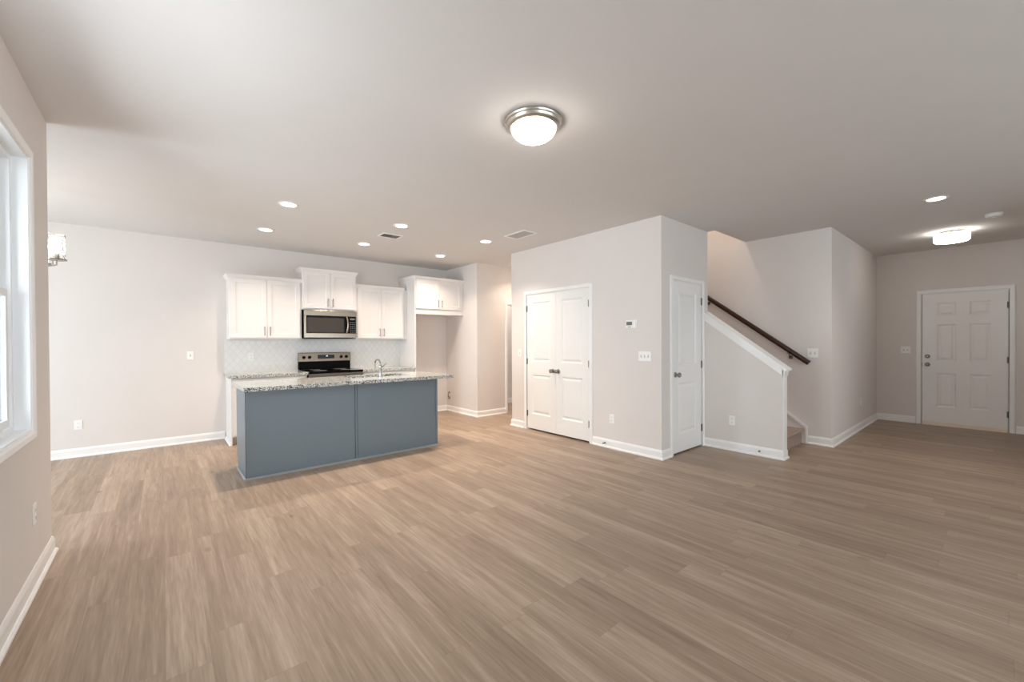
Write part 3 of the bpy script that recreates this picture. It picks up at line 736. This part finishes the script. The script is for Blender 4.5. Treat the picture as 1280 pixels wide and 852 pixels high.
def on_panel(z): return rd - 0.085 + 0.015 * (z - 1.045) / 0.130
for x in (0.068, 0.150, rw - 0.150, rw - 0.068):
    MB().lathe([(0, 0), (0.024, 0), (0.024, -0.006), (0.019, -0.009), (0.017, -0.026), (0, -0.027)], x, on_panel(1.11), 1.110, 20, 'y').build('control_knob', BLACK, cpn, smooth=True)
MB().box(0.270, rw - 0.258, on_panel(1.085) - 0.003, on_panel(1.145) + 0.01, 1.085, 1.145).build('display', BLACKG, cpn)
MB().box(0.395, 0.403, on_panel(1.085) - 0.0045, on_panel(1.085) - 0.0032, 1.118, 1.134).box(0.408, 0.416, on_panel(1.085) - 0.0045, on_panel(1.085) - 0.0032, 1.118, 1.134).build('clock_digits', DIGIT, cpn)

# ------------------------------------------------------------------ microwave
mw = thing('microwave', 'stainless over-the-range microwave with a black window', 'microwave', (1.606, 6.665, 1.402))
mwW, mwH, mwD = 0.775, 0.425, YK - 0.002 - 6.665
MB().box(0, mwW, 0.03, mwD, 0.012, mwH).build('case', BLACK, mw)
MB().box(0.03, mwW - 0.03, 0.05, mwD - 0.03, 0.0, 0.012).build('underside_vent', BLACK, mw)
fr = MB().box(0.0, mwW, 0.0, 0.029, 0.345, mwH).box(0.0, mwW, 0.0, 0.029, 0.012, 0.078).box(0, 0.030, 0, 0.029, 0.078, 0.345).box(mwW - 0.014, mwW, 0, 0.029, 0.078, 0.345)
fr.build('front_frame', STEEL, mw, bevel=0.002)
dr = MB().box(0.030, 0.600, 0.006, 0.029, 0.078, 0.345).build('door', BLACKG, mw)
MB().box(0.048, 0.575, 0.0045, 0.006, 0.096, 0.312).build('window', MWWIN, dr)
MB().box(0.602, mwW - 0.014, 0.006, 0.029, 0.078, 0.345).build('keypad_panel', BLACKG, mw)
MB().tube([(0.612 + 0.012 * math.sin(PI * k / 12), -0.004 - 0.038 * math.sin(PI * k / 12) ** 0.6, 0.082 + 0.26 * k / 12) for k in range(13)], 0.013, 12).build('handle', STEEL, dr, smooth=True)
for r in range(6):
    for c_ in range(3):
        MB().box(0.672 + c_ * 0.028, 0.690 + c_ * 0.028, 0.0045, 0.006, 0.095 + r * 0.030, 0.107 + r * 0.030).build('keypad_button', BTN, mw)
MB().box(0.672, 0.745, 0.0045, 0.006, 0.290, 0.318).build('display', GREYL, mw)

# ------------------------------------------------------------------ switches, outlets and other wall fittings
def plate(kind, label, loc, rz, gangs=1):
    nm = 'wall_switch' if kind == 'switch' else 'wall_outlet'
    t = thing(nm, label, 'light switch' if kind == 'switch' else 'outlet', loc, rz)
    w_ = 0.070 + 0.046 * (gangs - 1)
    MB().box(-w_ / 2, w_ / 2, -0.006, 0, -0.057, 0.057).build('cover_plate', PLATE, t, bevel=0.003)
    for g in range(gangs):
        x = (g - (gangs - 1) / 2) * 0.046
        if kind == 'switch':
            MB().prism([(-0.006, -0.004), (-0.018, 0.004), (-0.018, 0.010), (-0.006, 0.008)], 'x', x - 0.0045, x + 0.0045).build('toggle', PLATE, t)
            MB().box(x - 0.0065, x + 0.0065, -0.0066, -0.006, -0.0135, 0.0135).build('toggle_slot', SLOTG, t)
        else:
            for zc in (-0.021, 0.021):
                s = MB().box(x - 0.0165, x + 0.0165, -0.0085, -0.006, zc - 0.014, zc + 0.014).build('socket', PLATE, t, bevel=0.004)
                MB().box(x - 0.008, x - 0.006, -0.0090, -0.0085, zc - 0.004, zc + 0.006).box(x + 0.006, x + 0.008, -0.0090, -0.0085, zc - 0.004, zc + 0.005).box(x - 0.002, x + 0.002, -0.0090, -0.0085, zc - 0.011, zc - 0.007).build('slots', SLOT, s)
    return t
plate('outlet', 'white outlet low on the kitchen wall, left of the cabinets', (-0.766, YK, 0.378), 0)
plate('switch', 'white switch on the kitchen wall left of the wall cabinets', (0.288, YK, 1.175), 0)
plate('outlet', 'pale outlet on the tile backsplash left of the range', (0.985, YK - 0.010, 1.140), 0)
plate('outlet', 'white outlet on the window wall at the left edge', (XG, 3.453, 0.396), FACE_PX)
plate('outlet', 'white outlet low on the wall between the double doors and the corner', (XA, 3.136, 0.371), FACE_X)
plate('switch', 'triple white switch plate below the thermostat', (XA, 2.674, 1.159), FACE_X, 3)
plate('switch', 'white switch just left of the double doors', (XA, 4.867, 1.16), FACE_X)
plate('outlet', 'white outlet on the sloped stair half wall', (XK0, 2.115, 0.366), FACE_X)
plate('switch', 'double white switch plate beside the end of the handrail', (XB, 1.568, 1.171), FACE_X, 2)
plate('outlet', 'white outlet low on the left wall of the entry hall', (8.015, YB, 0.405), 0)
plate('switch', 'double white switch plate left of the front door', (XC, 1.014, 1.172), FACE_X, 2)
th = thing('thermostat', 'white thermostat with a grey screen above the triple switch', 'thermostat', (XA, 2.844, 1.535), FACE_X)
MB().box(-0.082, 0.072, -0.006, 0, -0.050, 0.052).build('back_plate', PLATE, th, bevel=0.003)
MB().box(-0.070, 0.062, -0.030, -0.006, -0.046, 0.046).build('housing', PLATE, th, bevel=0.004)
MB().box(-0.058, 0.020, -0.0308, -0.030, -0.012, 0.030).build('screen', GREYL, th)
MB().box(-0.035, -0.020, -0.032, -0.030, -0.034, -0.026).box(-0.012, 0.003, -0.032, -0.030, -0.034, -0.026).build('button', BTN, th)
def stop(label, loc, rz):
    t = thing('door_stop', label, 'door stop', loc, rz)
    pts = [(0.006 * math.cos(k * 1.05), -0.006 - k * 0.0011, 0.006 * math.sin(k * 1.05)) for k in range(50)]
    MB().lathe([(0, 0), (0.012, 0), (0.009, -0.006), (0, -0.006)], 0, 0, 0, 16, 'y').tube(pts, 0.0014, 6).build('spring', NICKEL, t, smooth=True)
    MB().lathe([(0, -0.060), (0.008, -0.060), (0.0085, -0.072), (0.006, -0.078), (0, -0.078)], 0, 0, 0, 14, 'y').build('rubber_tip', PLATE, t, smooth=True)
stop('spring door stop on the baseboard right of the double doors', (XA - 0.014, 3.235, 0.055), FACE_X)
stop('spring door stop on the baseboard of the stair half wall', (XK0 - 0.014, 1.81, 0.055), FACE_X)
stop('spring door stop on the baseboard corner left of the double doors', (XA + 0.10, YF + 0.014, 0.055), PI)
hs = [(XD - 0.004, 6.955, 0.36), (XD - 0.02, 6.957, 0.35), (XD - 0.022, 6.965, 0.31), (XD - 0.015, 6.972, 0.27), (XD - 0.015, 6.955, 0.245), (XD - 0.015, 6.930, 0.235), (XD - 0.015, 6.915, 0.25), (XD - 0.015, 6.925, 0.28), (XD - 0.015, 6.95, 0.285)]
ho = thing('water_line', 'short coiled water line hanging in the refrigerator alcove', 'hose', (XD, 6.955, 0.36))
MB().tube([(p[0] - XD, p[1] - 6.955, p[2] - 0.36) for p in hs], 0.0055, 8).build('hose', RUBBER, ho, smooth=True)
MB().lathe([(0, -0.016), (0.010, -0.016), (0.014, -0.004), (0.020, 0), (0, 0)], 0, 0, 0.0, 16, 'x').build('wall_fitting', DARKN, ho, smooth=True)

# ------------------------------------------------------------------ ceiling fittings
def can(x, y, label, power=12):
    t = thing('recessed_light', label, 'ceiling light', (x, y, H), group='round recessed ceiling lights')
    MB().lathe([(0.066, -0.004), (0.070, -0.008), (0.090, -0.005), (0.094, 0.0), (0.066, 0.0)], 0, 0, 0, 36).build('trim_ring', TRIM, t, smooth=True)
    MB().lathe([(0.0, -0.005), (0.066, -0.005), (0.066, -0.001), (0, -0.001)], 0, 0, 0, 32).build('lens', CANL, t)
    l = bpy.data.lights.new('recessed_lamp', 'AREA'); l.shape = 'DISK'; l.size = 0.09; l.energy = power; l.color = WARM; l.spread = math.radians(118)
    o = bpy.data.objects.new('recessed_lamp', l); C.objects.link(o); o.parent = t; o.location = (0, 0, -0.012)
can(0.992, 4.675, 'recessed ceiling light over the left end of the island, nearest the viewer')
can(0.992, 5.89, 'recessed ceiling light in front of the left wall cabinet')
can(2.212, 4.675, 'recessed ceiling light over the middle of the island')
can(2.212, 5.87, 'recessed ceiling light in front of the microwave')
can(3.468, 5.90, 'recessed ceiling light in front of the refrigerator alcove')
can(3.468, 4.665, 'recessed ceiling light beside the large ceiling vent')
can(5.911, 0.43, 'single recessed ceiling light before the entry hall', 5)
can(5.0, 5.54, 'recessed ceiling light in the hall by the bathroom doorway', 6)

dm = thing('dome_light', 'large flush ceiling light with a nickel ring and white glass dome', 'ceiling light', (1.828, 1.940, H))
MB().lathe([(0.150, -0.001), (0.182, -0.001), (0.184, -0.008), (0.180, -0.016), (0.174, -0.018), (0.171, -0.030), (0.160, -0.044), (0.146, -0.047), (0.143, -0.038), (0.150, -0.001)], 0, 0, 0, 64).build('metal_ring', RINGM, dm, smooth=True)
MB().lathe([(0.0, -0.030), (0.142, -0.030), (0.143, -0.046)] + [(0.143 * math.cos(a), -0.046 - 0.080 * math.sin(a)) for a in [PI / 2 * k / 12 for k in range(1, 12)]] + [(0.0, -0.126)], 0, 0, 0, 56).build('glass_dome', LAMP, dm, smooth=True)
dr_ = thing('drum_light', 'round white drum ceiling light in the entry hall', 'ceiling light', (7.86, 0.43, H))
MB().lathe([(0.0, 0), (0.13, 0), (0.13, -0.030), (0.0, -0.030)], 0, 0, 0, 40).build('ceiling_plate', NICKEL, dr_)
MB().lathe([(0.0, -0.034), (0.165, -0.034), (0.168, -0.040), (0.168, -0.118), (0.150, -0.135), (0.0, -0.142)], 0, 0, 0, 48).build('drum_shade', emit('lit drum shade', (1, 0.95, 0.88), 8), dr_, smooth=True)
MB().lathe([(0.1695, -0.112), (0.172, -0.112), (0.172, -0.119), (0.1695, -0.119), (0.1695, -0.112)], 0, 0, 0, 48).build('metal_band', NICKEL, dr_)
sm = thing('smoke_detector', 'round white smoke detector on the ceiling near the front door', 'smoke detector', (7.13, 0.065, H))
MB().lathe([(0, 0), (0.070, 0), (0.070, -0.010), (0.0, -0.010)], 0, 0, 0, 36).build('mounting_base', PLATE, sm, smooth=True)
MB().lathe([(0, -0.010), (0.064, -0.010), (0.066, -0.022), (0.060, -0.034), (0.040, -0.040), (0.038, -0.036), (0.025, -0.036), (0.022, -0.042), (0.0, -0.043)], 0, 0, 0, 36).build('housing', PLATE, sm, smooth=True)
def vent(x, y, w_, d_, label, dark, split=1.0):
    t = thing('ceiling_vent', label, 'vent', (x, y, H))
    o = 0.024
    f = MB().box(-w_ / 2, w_ / 2, -d_ / 2, -d_ / 2 + o, -0.007, 0).box(-w_ / 2, w_ / 2, d_ / 2 - o, d_ / 2, -0.007, 0).box(-w_ / 2, -w_ / 2 + o, -d_ / 2 + o, d_ / 2 - o, -0.007, 0).box(w_ / 2 - o, w_ / 2, -d_ / 2 + o, d_ / 2 - o, -0.007, 0)
    f.build('frame', TRIM, t, bevel=0.002)
    MB().box(-w_ / 2 + o, w_ / 2 - o, -d_ / 2 + o, d_ / 2 - o, -0.0015, -0.0005).build('backing', SLOT if dark else BTN, t)
    n = int((w_ - 2 * o) / 0.016); s = MB()
    for i in range(n):
        a = -w_ / 2 + o + 0.004 + i * 0.016
        wd = 0.0055 if not dark else 0.004
        if a > -w_ / 2 + o + split * (w_ - 2 * o): wd = 0.013
        s.add([(a, -d_ / 2 + o, -0.002), (a + wd, -d_ / 2 + o, -0.0065), (a + wd, d_ / 2 - o, -0.0065), (a, d_ / 2 - o, -0.002), (a, -d_ / 2 + o, -0.003), (a + wd, -d_ / 2 + o, -0.0075), (a + wd, d_ / 2 - o, -0.0075), (a, d_ / 2 - o, -0.003)],
              [(0, 1, 2, 3), (4, 7, 6, 5), (0, 4, 5, 1), (1, 5, 6, 2), (2, 6, 7, 3), (3, 7, 4, 0)])
    s.build('louvre', BTN if dark else VENTG, t)
vent(3.60, 4.08, 0.24, 0.40, 'large white ceiling vent beside the rightmost kitchen light', False)
vent(2.31, 5.21, 0.28, 0.20, 'small ceiling vent with a dark grille between the kitchen lights', True, 0.55)

b4 = thing('bathroom_fill_light', 'added unseen fill light that brightens the bathroom', 'ceiling light', (5.4, 6.6, H))
MB().lathe([(0, 0), (0.12, 0), (0.11, -0.04), (0.07, -0.07), (0, -0.08)], 0, 0, 0, 28).build('glass_dome', emit('added bathroom fill glow', (1, 0.93, 0.84), 70), b4, smooth=True)  # unseen lamp, added to brighten the dark bathroom
# chandelier in the dining nook
CXc, CYc = -1.02, 5.42
chd = thing('chandelier', 'chandelier with clear glass cylinder shades in the dining nook', 'chandelier', (CXc, CYc, H))
MB().lathe([(0, 0), (0.065, 0), (0.062, -0.02), (0.012, -0.028), (0, -0.028)], 0, 0, 0, 28).build('canopy', NICKEL, chd, smooth=True)
MB().lathe([(0, -0.028), (0.006, -0.028), (0.006, -0.62), (0.022, -0.64), (0.028, -0.70), (0.018, -0.76), (0.006, -0.79), (0, -0.79)], 0, 0, 0, 20).build('stem', NICKEL, chd, smooth=True)
R_ = 0.34
for k in range(5):
    a = math.radians(-18 + 72 * k); ca, sa = math.cos(a), math.sin(a)
    zb_ = -0.665
    arm = MB().tube([(0.02 * ca, 0.02 * sa, -0.70), (0.12 * ca, 0.12 * sa, -0.735), (0.26 * ca, 0.26 * sa, -0.735), (R_ * ca, R_ * sa, -0.715), (R_ * ca, R_ * sa, zb_ - 0.012)], 0.006, 10).build('arm', NICKEL, chd, smooth=True)
    MB().lathe([(0, -0.012), (0.064, -0.010), (0.066, -0.004), (0.064, 0), (0.018, 0), (0.016, 0.05), (0, 0.05)], R_ * ca, R_ * sa, zb_, 28).build('shade_holder', NICKEL, arm, smooth=True)
    MB().lathe([(0.052, 0.002), (0.054, 0.002), (0.056, 0.215), (0.0535, 0.215), (0.052, 0.002)], R_ * ca, R_ * sa, zb_, 32).build('glass_shade', SHADE, arm, smooth=True)
    MB().lathe([(0.0, 0.05), (0.012, 0.052), (0.026, 0.085), (0.030, 0.110), (0.024, 0.135), (0, 0.148)], R_ * ca, R_ * sa, zb_, 20).build('bulb', BULB, arm, smooth=True)

# upstairs hall light above the stairwell
u = thing('stairwell_light', 'flush ceiling light at the top of the stairwell', 'ceiling light', (5.75, 3.2, 5.3))
MB().lathe([(0, 0), (0.16, 0), (0.15, -0.05), (0.10, -0.09), (0, -0.10)], 0, 0, 0, 32).build('glass_dome', emit('lit upstairs dome', (1, 0.92, 0.83), 150), u, smooth=True)
